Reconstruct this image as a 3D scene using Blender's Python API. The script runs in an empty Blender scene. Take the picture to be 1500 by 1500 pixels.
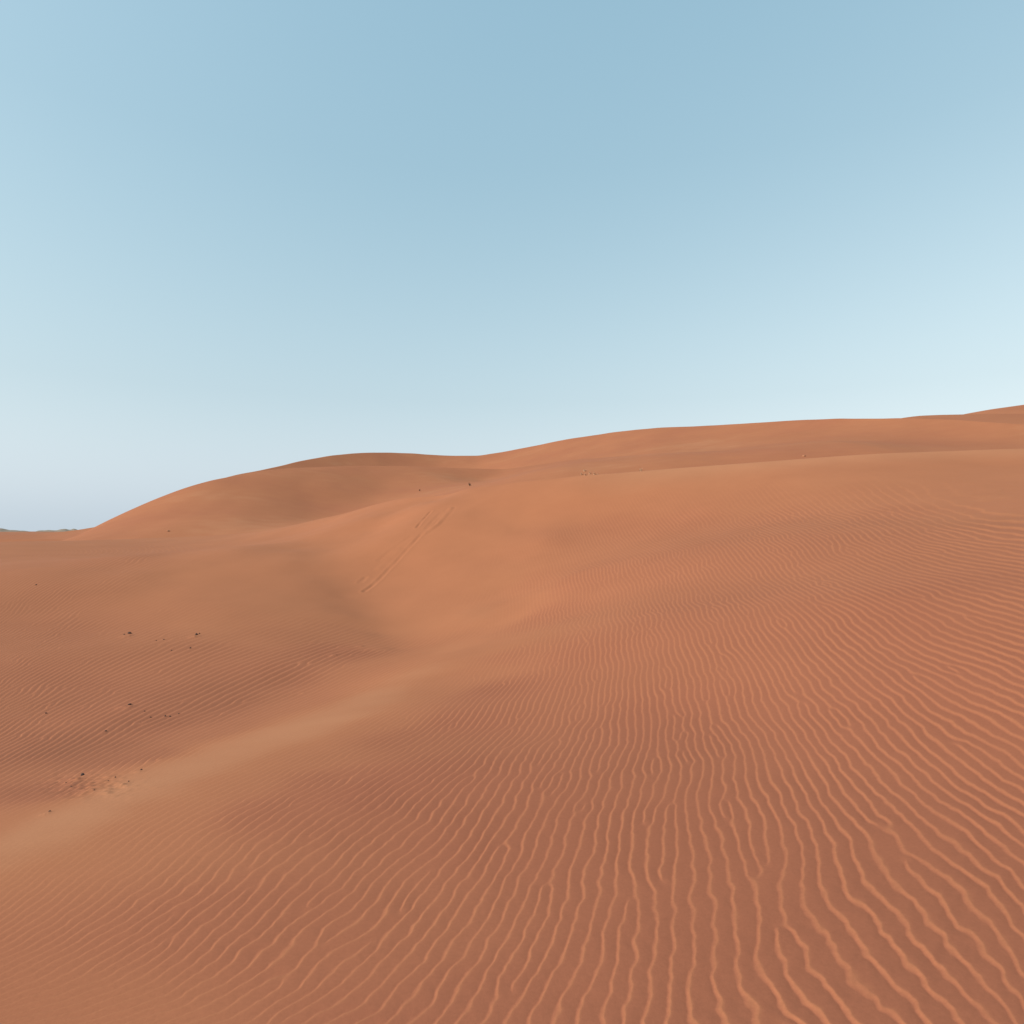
import bpy, bmesh, math, random
import numpy as np
from mathutils import Vector

rng = np.random.default_rng(11)
random.seed(5)
scene = bpy.context.scene
COL = scene.collection

# ------------------------------------------------------------------ camera frame
# the survey of the place was done in "survey pixels" (a 1500 px square, 980 px focal length,
# eye-level line at 778); every measured point gets its own distance Y, so all of it is real ground.
F0, CX, HY, EYE = 980.0, 750.0, 778.0, 2.0      # EYE = height of the camera over z = 0


def P3(px, py, Y):
    """measured direction + distance -> world x, y and height relative to the eye"""
    return (px - CX) / F0 * Y, Y, (HY - py) / F0 * Y


def smooth_curve(pts, lo=-1400.0, hi=2900.0, sig=6.0):
    """smooth 1-D interpolant of (px, value) pairs, returned as a callable"""
    pts = sorted(pts)
    xs = np.arange(lo, hi, 2.0)
    ys = np.interp(xs, [p[0] for p in pts], [p[1] for p in pts])
    k = np.arange(-int(4 * sig), int(4 * sig) + 1) * 2.0
    w = np.exp(-0.5 * (k / sig / 1.0) ** 2)
    w /= w.sum()
    pad = len(k) // 2
    ys = np.convolve(np.pad(ys, pad, mode='edge'), w, mode='valid')
    return lambda q: np.interp(q, xs, ys)


def smin(a, b, k):
    h = np.clip(0.5 + 0.5 * (b - a) / k, 0, 1)
    return b * (1 - h) + a * h - k * h * (1 - h)


def smax(a, b, k):
    return -smin(-a, -b, k)


def sstep(a, b, x):
    t = np.clip((x - a) / (b - a), 0, 1)
    return t * t * (3 - 2 * t)


class TPS:
    """thin-plate spline over plan position"""
    def __init__(self, pts, lam=0.0, scale=10.0):
        self.s = scale
        A = np.array([P3(*p[:3]) for p in pts])
        self.x = A[:, :2] / scale
        n = len(A)
        K = self._k(self.x, self.x)
        w = lam * (A[:, 1] / 10.0) ** 1.0
        K[np.diag_indices(n)] += w
        Pm = np.hstack([np.ones((n, 1)), self.x])
        M = np.zeros((n + 3, n + 3))
        M[:n, :n] = K
        M[:n, n:] = Pm
        M[n:, :n] = Pm.T
        sol = np.linalg.solve(M, np.concatenate([A[:, 2], np.zeros(3)]))
        self.w, self.a = sol[:n], sol[n:]

    @staticmethod
    def _k(p, q):
        r2 = (p[:, None, 0] - q[None, :, 0]) ** 2 + (p[:, None, 1] - q[None, :, 1]) ** 2
        return 0.5 * r2 * np.log(r2 + 1e-9)

    def __call__(self, X, Y):
        sh = np.shape(X)
        p = np.stack([np.ravel(X), np.ravel(Y)], 1) / self.s
        out = np.empty(len(p))
        for i in range(0, len(p), 60000):
            q = p[i:i + 60000]
            out[i:i + 60000] = self._k(q, self.x) @ self.w + self.a[0] + q @ self.a[1:]
        return out.reshape(sh)


class Fit(TPS):
    """spline through surveyed points (each with its own tolerance) that also honours slope readings:
    slope readings give the fall of the ground along the plan direction (0.777, 0.314)"""
    AX = (0.777, 0.314)

    def __init__(self, pts, tol, slopes, stol=0.03, lam=1e-5, scale=10.0):
        self.s = scale
        A = np.array([P3(*p[:3]) for p in pts])
        S = np.array(slopes, float)
        c = np.vstack([A[:, :2], S[:, :2]]) / scale
        keep = [0]
        for i in range(1, len(c)):
            if np.min(np.hypot(*(c[keep] - c[i]).T)) > 0.02:
                keep.append(i)
        c = c[keep]
        self.x = c
        n = len(c)
        M1 = np.hstack([self._k(A[:, :2] / scale, c), np.ones((len(A), 1)), A[:, :2] / scale])
        q = S[:, :2] / scale
        dx = q[:, None, 0] - c[None, :, 0]
        dy = q[:, None, 1] - c[None, :, 1]
        lg = np.log(dx * dx + dy * dy + 1e-9) + 1
        M2 = np.hstack([(self.AX[0] * dx + self.AX[1] * dy) * lg, np.zeros((len(S), 1)), np.full((len(S), 1), self.AX[0]), np.full((len(S), 1), self.AX[1])]) / scale
        M = np.vstack([M1 / np.asarray(tol)[:, None], M2 / stol])
        b = np.concatenate([A[:, 2] / np.asarray(tol), S[:, 2] / stol])
        Pm = np.hstack([np.ones((n, 1)), c])
        Q = np.linalg.qr(Pm, mode='complete')[0][:, 3:]
        T = np.zeros((n + 3, n))
        T[:n, :n - 3] = Q
        T[n:, n - 3:] = np.eye(3)
        K = self._k(c, c)
        R = np.zeros((n, n))
        R[:n - 3, :n - 3] = Q.T @ K @ Q
        MT = M @ T
        v = np.linalg.solve(MT.T @ MT + lam * R + 1e-10 * np.eye(n), MT.T @ b)
        th = T @ v
        self.w, self.a = th[:n], th[n:]


def lattice_noise(u, v, seed):
    """gradient noise, vectorised, roughly -1..1"""
    r = np.random.default_rng(seed)
    perm = r.random((256, 256)) * 2 * np.pi
    iu, iv = np.floor(u).astype(int), np.floor(v).astype(int)
    fu, fv = u - iu, v - iv
    su, sv = fu * fu * fu * (fu * (fu * 6 - 15) + 10), fv * fv * fv * (fv * (fv * 6 - 15) + 10)

    def g(a, b):
        th = perm[(iu + a) & 255, (iv + b) & 255]
        return np.cos(th) * (fu - a) + np.sin(th) * (fv - b)
    return 1.5 * ((g(0, 0) * (1 - su) + g(1, 0) * su) * (1 - sv) + (g(0, 1) * (1 - su) + g(1, 1) * su) * sv)


# ------------------------------------------------------------------ near dune: measured points
NEAR = [
    # underfoot and the near foreground
    (750, 1500, 2.58), (1450, 1500, 2.45), (50, 1500, 2.75), (400, 1500, 2.65), (1100, 1500, 2.52),
    (750, 1218, 4.2), (1450, 1218, 3.8), (1100, 1218, 4.05), (400, 1218, 4.4), (60, 1222, 4.7),
    # smooth swell on the left
    (200, 1140, 6.0), (350, 1090, 7.3), (480, 1040, 9.0), (600, 990, 11.5), (700, 940, 14.0),
    (60, 1175, 6.1), (190, 1105, 7.6), (330, 1060, 9.2), (460, 1012, 11.2),
    # hollow
    (60, 800, 36.0), (60, 822, 30.0), (60, 840, 26.5), (60, 860, 23.5), (60, 880, 21.2), (60, 905, 19.0), (60, 935, 17.0), (60, 979, 14.0), (60, 1017, 12.0), (60, 1053, 10.5), (60, 1094, 9.0),
    (180, 800, 36.0), (180, 822, 30.0), (180, 840, 26.5), (180, 860, 23.5), (180, 880, 21.2), (180, 905, 19.0), (180, 935, 17.0), (180, 979, 14.0), (180, 1017, 12.0), (180, 1053, 10.5),
    (300, 800, 36.0), (300, 822, 30.0), (300, 840, 26.5), (300, 860, 23.5), (300, 880, 21.2), (300, 905, 19.0), (300, 935, 17.0), (300, 979, 14.0), (300, 1017, 12.0),
    (400, 800, 36.0), (400, 822, 30.0), (400, 840, 26.5), (400, 860, 23.5), (400, 880, 21.2), (400, 905, 19.0), (400, 935, 17.0), (400, 979, 14.0),
    (50, 1120, 8.0), (150, 1085, 9.1), (430, 1000, 12.6), (540, 960, 15.0), (610, 945, 16.3), (470, 960, 15.6),
    (455, 802, 36.0), (505, 850, 28.0), (555, 900, 22.0), (600, 932, 17.7), (450, 870, 23.5), (480, 900, 20.5), (520, 930, 18.0), (430, 840, 27.3), (430, 806, 35.3), (470, 835, 29.6),
    # slip face
    (600, 775, 29.0), (600, 800, 27.6), (600, 850, 24.0), (600, 900, 20.3), (620, 935, 17.3),
    (520, 785, 33.6), (545, 830, 28.6), (580, 880, 22.8),
    (640, 742, 28.8), (640, 762, 27.6), (640, 723, 31.8), (680, 740, 27.6), (680, 760, 26.6), (680, 800, 24.3), (680, 850, 21.2), (680, 900, 17.8),
    (750, 760, 25.0), (750, 800, 22.0), (750, 850, 18.5), (750, 900, 15.5),
    # broad rippled slope on the right
    (850, 740, 24.0), (850, 800, 17.5), (850, 870, 13.0), (850, 950, 9.8), (850, 1050, 6.8),
    (1000, 740, 21.5), (1000, 800, 15.0), (1000, 870, 10.8), (1000, 950, 8.3), (1000, 1050, 6.2),
    (1150, 740, 19.0), (1150, 800, 13.0), (1150, 870, 9.3), (1150, 950, 7.2), (1150, 1080, 5.3),
    (1300, 740, 17.0), (1300, 800, 11.6), (1300, 870, 8.4), (1300, 950, 6.6), (1300, 1080, 4.95),
    (1450, 740, 15.5), (1450, 800, 10.6), (1450, 870, 7.7), (1450, 950, 6.1), (1450, 1080, 4.7),
    (700, 1080, 6.7), (550, 1100, 6.4), (650, 1000, 10.0), (760, 950, 11.5),
]
NCREST = [  # px, py, distance
    (-100, 796, 38), (0, 794, 40), (50, 793, 42), (100, 792, 44), (200, 789, 46), (300, 785, 46), (370, 780, 45),
    (420, 772, 43), (470, 760, 40.5), (540, 742, 36.5), (600, 729, 33.5), (680, 717, 31), (720, 711, 30),
    (800, 702, 28.5), (900, 693, 27.5), (1000, 685, 27), (1150, 674, 26), (1300, 664, 25), (1450, 658.5, 24),
    (1550, 656, 23.3), (1700, 655, 22)]
nc_y = smooth_curve([(p[0], p[1]) for p in NCREST], sig=7)
nc_d = smooth_curve([(p[0], p[2]) for p in NCREST], sig=7)
near_tps = TPS(NEAR + NCREST, lam=0.0016)
T_CLIP = 0.92


def near_base(X, Y):
    """height (relative to the eye) of the near dune without ripples; full circle"""
    R = np.hypot(X, Y)
    th = np.arctan2(X, Y)
    lim = math.atan(T_CLIP)
    thc = lim * np.tanh(th / lim * 1.0) * 0 + np.clip(th, -lim, lim)
    # ahead of the camera: the surveyed surface
    Xc, Yc = R * np.sin(thc), R * np.cos(thc)
    F = near_tps(Xc, Yc)
    px = CX + F0 * np.tan(thc)
    yc = nc_d(px)
    zc = (HY - nc_y(px)) / F0 * yc
    k = 0.09
    G = zc + k / 4 - 0.42 * (Yc - yc)
    S = smin(F + k / 4, G, k)
    # behind the camera the slope just rolls on
    roll = -1.95 + 0.25 * np.sin(X * 0.21 + 0.6) + 0.22 * np.sin(Y * 0.17 + X * 0.05) + 0.028 * X
    wb = sstep(math.radians(55), math.radians(110), np.abs(th))
    S = S * (1 - wb) + roll * wb
    near = sstep(1.2, 2.4, R)                       # under the feet
    S = S * near + (-1.93 + 0.03 * X) * (1 - near)
    return np.maximum(S - 6.0 * sstep(70, 95, R), -6.0)


def look(px, py, base=None, ymax=60.0):
    """survey pixel(s) -> plan point on the near dune"""
    px, py = np.atleast_1d(np.asarray(px, float)), np.atleast_1d(np.asarray(py, float))
    Ys = np.exp(np.linspace(math.log(1.6), math.log(ymax), 900))
    t = (px - CX) / F0
    e = (HY - py) / F0
    X = t[:, None] * Ys[None]
    Z = near_base(X, np.broadcast_to(Ys, X.shape))
    d = Z / Ys - e[:, None]
    hit = d >= 0
    i = np.where(hit.any(1), hit.argmax(1), np.abs(d).argmin(1))
    i = np.clip(i, 1, len(Ys) - 1)
    n = np.arange(len(px))
    d0, d1 = d[n, i - 1], d[n, i]
    f = np.where(hit.any(1), np.clip(-d0 / (d1 - d0 + 1e-12), 0, 1), 1.0)
    Y = Ys[i - 1] * (1 - f) + Ys[i] * f
    return t * Y, Y


# how the ground leans at points of the near dune (px, py, lean towards the light)
LEAN = [
    (330, 830, .0), (380, 850, -.01), (420, 840, -.02), (400, 880, -.03), (440, 880, -.04), (470, 890, -.10), (350, 890, -.01), (300, 860, .0), (250, 850, -.03), (200, 850, -.02),
    (480, 870, -.09), (450, 850, -.05), (425, 825, -.05), (430, 810, -.03), (400, 800, -.03), (350, 805, -.03), (250, 810, -.03), (510, 905, -.10), (540, 928, -.10), (500, 930, -.08), (440, 930, -.08), (350, 940, -.06), (250, 950, -.04), (150, 950, -.03), (560, 948, -.08),
    (60, 900, -.02), (100, 1000, -.03), (250, 1030, -.05), (400, 990, -.07), (500, 965, -.08), (150, 1090, -.05), (330, 1040, -.06), (130, 850, -.02), (70, 830, -.02), (200, 815, -.03),
    (490, 803, .10), (512, 828, .11), (536, 858, .12), (558, 888, .13), (582, 914, .14), (606, 934, .13),
    (462, 815, -.07), (484, 843, -.09), (505, 872, -.10), (528, 900, -.11), (556, 926, -.11), (580, 944, -.08),
    (450, 783, .05), (500, 775, .12), (530, 780, .17), (560, 800, .18), (560, 830, .18), (580, 860, .18), (600, 890, .18), (620, 915, .18), (650, 930, .17), (600, 770, .18), (640, 770, .17),
    (640, 820, .165), (640, 870, .17), (690, 780, .15), (690, 830, .15), (690, 880, .16), (740, 780, .13), (740, 840, .14), (740, 890, .15), (700, 920, .18), (680, 940, .16), (650, 960, .12), (720, 940, .14),
    (580, 745, .15), (620, 738, .12), (545, 758, .15), (650, 750, .15), (700, 750, .13), (640, 732, .09), (690, 731, .08), (760, 720, .07), (560, 755, .15),
    (1200, 700, .08), (1000, 710, .08), (1350, 690, .08), (850, 720, .08), (1450, 680, .08),
    (300, 1110, .06), (200, 1145, .06), (400, 1075, .06), (500, 1040, .06), (600, 1000, .07), (100, 1190, .06),
    (1300, 850, .10), (1150, 850, .10), (1000, 900, .10), (850, 900, .10), (1000, 1050, .05), (1300, 1000, .08), (700, 1100, .02), (500, 1150, .02), (1150, 1150, .04), (850, 1150, .02), (1400, 1150, .06),
    (1300, 770, .10), (1100, 770, .10), (900, 790, .11), (850, 770, .11), (800, 800, .12), (1000, 800, .10), (1200, 800, .10), (900, 840, .10), (350, 780, -.02), (430, 790, .0), (380, 790, -.02), (1430, 800, .10), (650, 1040, .03), (750, 1000, .07),
]


def refit():
    """second pass: keep the surveyed outline, let the interior follow the observed lean of the ground"""
    L = np.array(LEAN)
    x, y = look(L[:, 0], L[:, 1])
    tol = [max(0.03, 9.0 * p[2] / F0) for p in NEAR] + [0.6 * p[2] / F0 for p in NCREST]
    return Fit(NEAR + NCREST, tol, np.stack([x, y, L[:, 2]], 1), stol=0.03, lam=FIT_LAM)


FIT_LAM = 14.0
for _ in range(2):
    near_tps = refit()


# ------------------------------------------------------------------ ripple fields
# px, py, direction of the ripple line, distance to the next ripple
OBS_R = [
    (780, 1200, 120, -180, 13), (880, 1195, 80, -250, 16), (950, 1190, 60, -250, 18), (1050, 1190, -10, -250, 18), (1100, 1200, -60, -250, 18),
    (800, 1080, 240, -260, 9.8), (870, 1080, 150, -350, 11.5), (930, 1080, 60, -350, 12.5), (1020, 1080, -60, -350, 13), (1090, 1080, -140, -350, 13.5),
    (800, 960, 80, -250, 7.2), (900, 960, -20, -250, 9.2), (1000, 960, -120, -250, 9.8), (1080, 950, -220, -250, 9.8),
    (1150, 1180, -100, -300, 17.5), (1250, 1180, -220, -300, 17), (1350, 1180, -270, -260, 18.5), (1430, 1180, -300, -220, 20),
    (1150, 1080, -150, -300, 14.5), (1250, 1060, -260, -240, 14), (1350, 1050, -300, -200, 14.5), (1430, 1030, -300, -160, 14),
    (1150, 960, -250, -240, 10), (1250, 960, -300, -185, 10.8), (1350, 950, -300, -130, 10.5), (1430, 940, -300, -105, 10),
    (1150, 820, -250, -190, 7.6), (1280, 800, -300, -130, 7.4), (1400, 800, -300, -85, 7), (1200, 760, -300, -165, 6.4), (1350, 760, -300, -85, 6),
    (800, 830, -20, -200, 6), (850, 830, -50, -200, 7.2), (930, 820, -120, -200, 7.4), (1050, 820, -220, -200, 7.2),
    (900, 770, -170, -200, 6), (1000, 770, -230, -180, 6.2), (1080, 770, -300, -160, 6),
    (450, 1190, 300, -190, 10), (550, 1190, 250, -215, 12), (650, 1190, 200, -245, 13), (750, 1190, 130, -230, 13.5),
    (500, 1120, 300, -170, 7), (600, 1110, 300, -190, 8.3), (700, 1100, 260, -230, 10), (780, 1080, 210, -280, 10.3),
    (650, 1030, 300, -170, 6), (750, 1000, 200, -230, 7), (780, 950, 90, -200, 6.4), (780, 900, 0, -200, 5.6),
    (300, 1180, 300, -160, 7), (200, 1200, 300, -160, 7.5),
    (1440, 1400, -260, -270, 27), (1250, 1400, -170, -300, 25), (1050, 1400, -20, -300, 26), (850, 1400, 100, -260, 24), (600, 1400, 190, -230, 20), (300, 1400, 260, -190, 14), (60, 1400, 300, -170, 11),
    (1440, 1500, -240, -300, 31), (750, 1500, 140, -280, 26), (1450, 1230, -290, -230, 21.5), (1450, 870, -300, -90, 8.5), (1300, 870, -300, -140, 8.8), (820, 865, -15, -220, 7.0), (860, 850, -50, -220, 7.4), (810, 850, -10, -220, 6.6), (870, 815, -70, -200, 7.0), (830, 800, -60, -200, 6.2), (950, 850, -120, -220, 7.8), (1150, 880, -250, -210, 8.6), (1000, 880, -140, -240, 8.4), (900, 880, -30, -240, 8.0),
]
OBS_L = [
    (230, 1090, 300, -140, 5.8), (150, 1130, 300, -160, 7.5), (80, 1160, 300, -180, 8.5), (300, 960, 300, -130, 4), (100, 960, 300, -160, 4.2), (100, 1050, 300, -165, 5.5),
    (450, 960, 300, -115, 4), (520, 950, 300, -115, 3.8), (400, 1000, 300, -135, 4.8), (300, 1050, 300, -140, 5.5), 
    (200, 900, 300, -140, 3.6), (80, 880, 250, -150, 3.6), (500, 985, 300, -125, 4.4), (250, 830, 260, -140, 3.2), (380, 900, 300, -120, 3.6),
    (200, 1120, 300, -150, 5.2), (330, 1070, 300, -145, 4.6), (450, 1020, 300, -140, 4.0), (560, 985, 300, -135, 3.6), (600, 950, 300, -120, 3.4), (300, 1095, 300, -145, 4.0), (420, 1050, 300, -142, 3.6), (100, 1185, 300, -150, 5.5), (560, 1010, 300, -150, 3.4), (700, 940, 260, -180, 3.4),
    (55, 850, 240, -145, 3.4), (55, 900, 260, -150, 3.8), (55, 950, 280, -155, 4.4), (55, 1000, 290, -158, 5.0), (55, 1080, 300, -165, 6.0), (20, 900, 260, -150, 3.8), (20, 1000, 290, -160, 5.0),
]


class Phase:
    """smooth phase field over the plan, fitted to the observed ripple directions and spacings"""
    def __init__(self, obs, deg, ridge=1e-4):
        o = np.array(obs, float)
        px, py = o[:, 0], o[:, 1]
        L = np.hypot(o[:, 2], o[:, 3])
        tx, ty = o[:, 2] / L, o[:, 3] / L          # pointing up the picture
        nx, ny = -ty, tx                            # to the right of it
        s = o[:, 4]
        h = 4.0
        A = np.stack(look(px + tx * h, py + ty * h), 1) - np.stack(look(px - tx * h, py - ty * h), 1)
        hs = np.maximum(s, 6) * 0.5
        B = (np.stack(look(px + nx * hs, py + ny * hs), 1) - np.stack(look(px - nx * hs, py - ny * hs), 1)) * (s / (2 * hs))[:, None]
        X, Y = look(px, py)
        self.deg = deg
        rows, rhs = [], []
        for i in range(len(X)):
            g = self._grad(X[i:i + 1], Y[i:i + 1])   # (2, nb)
            nb = np.linalg.norm(B[i])
            na = np.linalg.norm(A[i])
            # both equations expressed in turns per ripple
            rows.append((g[0] * A[i, 0] + g[1] * A[i, 1]) / na * nb * 2.0)
            rhs.append(0.0)
            rows.append(g[0] * B[i, 0] + g[1] * B[i, 1])
            rhs.append(2 * np.pi)
        M, b = np.array(rows), np.array(rhs)
        sc = np.linalg.norm(M, axis=0) + 1e-9
        Ms = M / sc
        c = np.linalg.solve(Ms.T @ Ms + ridge * np.eye(Ms.shape[1]), Ms.T @ b)
        self.c = c / sc
        res = M @ self.c - b
        print('phase fit rms', float(np.sqrt(np.mean(res[0::2] ** 2))), float(np.sqrt(np.mean(res[1::2] ** 2))))

    # basis in (t, ln Y): scale free
    def _uv(self, X, Y):
        return X / Y / 0.6, (np.log(Y) - 2.2) / 1.0

    def _pows(self):
        return [(i, j) for i in range(self.deg + 1) for j in range(self.deg + 1 - i) if i + j > 0]

    def _grad(self, X, Y):
        u, v = self._uv(X, Y)
        ux, uy = 1 / Y / 0.6, -X / Y ** 2 / 0.6
        vy = 1 / Y
        gx, gy = [], []
        for i, j in self._pows():
            du = i * u ** max(i - 1, 0) * v ** j
            dv = j * u ** i * v ** max(j - 1, 0)
            gx.append(du * ux)
            gy.append(du * uy + dv * vy)
        return np.array([np.ravel(gx), np.ravel(gy)])

    def eval(self, X, Y):
        u, v = self._uv(X, Y)
        out = np.zeros_like(u)
        gx, gy = np.zeros_like(u), np.zeros_like(u)
        ux, uy, vy = 1 / Y / 0.6, -X / Y ** 2 / 0.6, 1 / Y
        for c, (i, j) in zip(self.c, self._pows()):
            out += c * u ** i * v ** j
            du = c * i * u ** max(i - 1, 0) * v ** j
            dv = c * j * u ** i * v ** max(j - 1, 0)
            gx += du * ux
            gy += du * uy + dv * vy
        return out, gx, gy


phase_r = Phase([o[:4] + (o[4] * 0.88,) for o in OBS_R], 6, 1e-6)
phase_l = Phase([o[:4] + (o[4] * 0.88,) for o in OBS_L], 4, 3e-5)

# how strongly the ripples are developed (px, py, 0..1), spread over the plan by inverse distance
AMP = [
    (750, 1500, 1), (1450, 1500, 1), (50, 1500, .5), (1100, 1350, 1), (400, 1350, .9), (750, 1218, 1), (1100, 1218, 1), (1450, 1218, 1), (1000, 1050, 1), (1300, 1050, 1), (1450, 1000, .95),
    (850, 950, 1), (1000, 900, 1), (1150, 900, 1), (1300, 900, 1), (1440, 880, .9), (850, 850, .95), (1000, 820, .95), (1150, 810, .95), (1300, 800, .9), (1440, 790, .75),
    (800, 900, .9), (790, 850, .6), (765, 880, .3), (770, 800, .2), (820, 790, .6), (900, 770, .75), (1000, 765, .75), (1150, 760, .75), (1300, 755, .65), (1440, 750, .35),
    (850, 750, .2), (950, 742, .3), (1100, 735, .3), (1250, 732, .3), (1400, 728, .12), (900, 715, 0), (1050, 705, 0), (1200, 700, 0), (1350, 695, 0), (1460, 690, 0), (800, 730, 0), (1460, 665, 0), (1250, 668, 0), (1050, 682, 0),
    (740, 760, 0), (730, 850, 0), (700, 800, 0), (700, 900, 0), (740, 910, .12), (720, 950, .12), (660, 950, 0), (640, 980, .08), (700, 985, .3), (760, 960, .75),
    (620, 850, 0), (560, 800, 0), (520, 850, 0), (600, 920, 0), (620, 750, 0), (540, 770, 0), (450, 800, 0), (480, 860, 0), (430, 880, 0), (350, 850, 0), (400, 830, 0), (300, 840, 0), (550, 900, 0), (500, 900, .05),
    (640, 1010, .3), (740, 1010, .9), (560, 1020, .05), (480, 1055, .02), (350, 1095, .03), (200, 1145, .03), (80, 1205, .03), (140, 1173, .04), (110, 1190, .03), (170, 1159, .04), (55, 1214, .03), (270, 1120, .03), (420, 1070, .02),
    (560, 1060, .45), (450, 1110, .4), (350, 1150, .4), (250, 1180, .3), (480, 1150, .8), (400, 1190, .8), (600, 1080, .75), (680, 1060, .95), (550, 1160, 1), (650, 1140, 1), (200, 1215, .3),
    (540, 985, .35), (440, 1030, .6), (320, 1070, .7), (200, 1110, 1), (90, 1160, 1.2), (590, 965, .2),
    (500, 955, 1), (400, 990, 1.1), (300, 1030, 1.1), (200, 1060, 1.1), (80, 1090, 1.2), (400, 930, .5), (480, 925, .35), (300, 960, .8), (200, 980, .8), (80, 1000, 1), (560, 945, .3),
    (200, 930, .5), (90, 930, .75), (300, 915, .2), (80, 870, .6), (150, 860, .4), (220, 870, .15), (90, 820, .3), (60, 815, .15), (20, 820, .15), (0, 860, .4), (140, 805, .15), (160, 820, .4), (230, 810, .35), (70, 803, .05), (20, 800, 0), (-40, 810, 0), (200, 800, .2), (300, 810, .1),
    (100, 797, 0), (300, 792, 0), (400, 790, 0), (480, 765, 0), (600, 735, 0), (700, 720, 0),
]


def make_amp():
    a = np.array(AMP, float)
    X, Y = look(a[:, 0], a[:, 1])
    q = np.stack([X / Y * 1.2, np.log(Y) * 1.0, (near_base(X, Y) / Y) * 3.2], 1)
    return q, a[:, 2]


AMPQ, AMPV = make_amp()


def amp_at(X, Y, Z):
    p = np.stack([X / Y * 1.2, np.log(Y), Z / Y * 3.2], 1).astype(np.float32)
    out = np.empty(len(p))
    q = AMPQ.astype(np.float32)
    for i in range(0, len(p), 40000):
        d2 = ((p[i:i + 40000, None, :] - q[None]) ** 2).sum(2)
        w = 1.0 / (d2 + 0.0012) ** 2
        out[i:i + 40000] = (w @ AMPV) / w.sum(1)
    return out


BAND = smooth_curve([(-300, 1300), (0, 1240), (60, 1205), (200, 1143), (350, 1092), (480, 1045), (600, 992), (660, 965), (700, 940), (725, 890), (735, 850), (740, 700), (760, 500)], sig=8)


def dipoles(phi, X, Y, gx, gy, weight, density, seed):
    """insert ripples that start and end in mid slope: pairs of phase vortices along the ripple lines"""
    r = np.random.default_rng(seed)
    lam = 2 * np.pi / np.hypot(gx, gy)
    out = np.zeros_like(phi)
    damp = np.ones_like(phi)
    prob = weight / lam ** 2
    n = int(prob.sum() * density)
    n = min(n, 3200)
    if n < 1:
        return out, damp
    idx = r.choice(len(phi), size=n, p=prob / prob.sum())
    order = np.argsort(Y)
    Ys = Y[order]
    for i in idx:
        l = lam[i]
        tx, ty = -gy[i] * l / (2 * np.pi), gx[i] * l / (2 * np.pi)
        if ty < 0:
            tx, ty = -tx, -ty
        half = l * r.uniform(0.7, 6.5) ** 1.0
        jog = r.normal(0, 0.25) * l
        nx, ny = ty, -tx
        ax, ay = X[i] + tx * half + nx * jog, Y[i] + ty * half + ny * jog
        bx, by = X[i] - tx * half, Y[i] - ty * half
        rad = max(half * 3.2, l * 7)
        lo, hi = np.searchsorted(Ys, Y[i] - rad), np.searchsorted(Ys, Y[i] + rad)
        s = order[lo:hi]
        dx = X[s] - X[i]
        m = np.abs(dx) < rad
        s = s[m]
        if len(s) == 0:
            continue
        w = 1 - sstep(0.45, 1.0, np.hypot(X[s] - X[i], Y[s] - Y[i]) / rad)
        za = (X[s] - ax) + 1j * (Y[s] - ay)
        zb = (X[s] - bx) + 1j * (Y[s] - by)
        sg = r.choice([-1, 1])
        out[s] += sg * w * np.angle(za * np.conj(zb))
        damp[s] *= 1 - 0.8 * np.exp(-(np.abs(za) / (0.35 * l)) ** 2)
        damp[s] *= 1 - 0.8 * np.exp(-(np.abs(zb) / (0.35 * l)) ** 2)
    return out, damp


def profile(phi):
    """steep short face to the left, long gentle back to the right, sharp crest"""
    p = np.mod(phi / (2 * np.pi), 1.0)
    a = 0.21
    up = p / a
    up = up * up * (2.0 - 1.0 * up)
    q = (p - a) / (1 - a)
    dn = 1 - np.clip(q, 0, 1) ** 1.45
    return np.where(p < a, up, dn)


# ------------------------------------------------------------------ mesh builder
def grid_mesh(name, V, nr, nc, mat, attrs=None, wrap=False):
    me = bpy.data.meshes.new(name)
    me.vertices.add(nr * nc)
    me.vertices.foreach_set('co', V.astype(np.float32).ravel())
    i = np.arange((nr - 1) * (nc - 1))
    r, c = i // (nc - 1), i % (nc - 1)
    a = r * nc + c
    q = np.stack([a, a + 1, a + nc + 1, a + nc], 1).astype(np.int32)
    if wrap:
        rr = np.arange(nr - 1)
        q2 = np.stack([rr * nc + nc - 1, rr * nc, (rr + 1) * nc, (rr + 1) * nc + nc - 1], 1).astype(np.int32)
        q = np.vstack([q, q2])
    n = len(q)
    me.loops.add(n * 4)
    me.polygons.add(n)
    me.loops.foreach_set('vertex_index', q.ravel())
    me.polygons.foreach_set('loop_start', np.arange(n, dtype=np.int32) * 4)
    me.polygons.foreach_set('use_smooth', np.ones(n, dtype=bool))
    for k, v in (attrs or {}).items():
        at = me.attributes.new(k, 'FLOAT', 'POINT')
        at.data.foreach_set('value', np.asarray(v, np.float32).ravel())
    me.update(calc_edges=True)
    me.materials.append(mat)
    o = bpy.data.objects.new(name, me)
    COL.objects.link(o)
    o['kind'] = 'structure'
    return o


# ------------------------------------------------------------------ materials
def nodes_of(m):
    m.use_nodes = True
    nt = m.node_tree
    return nt, nt.nodes, nt.links


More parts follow.
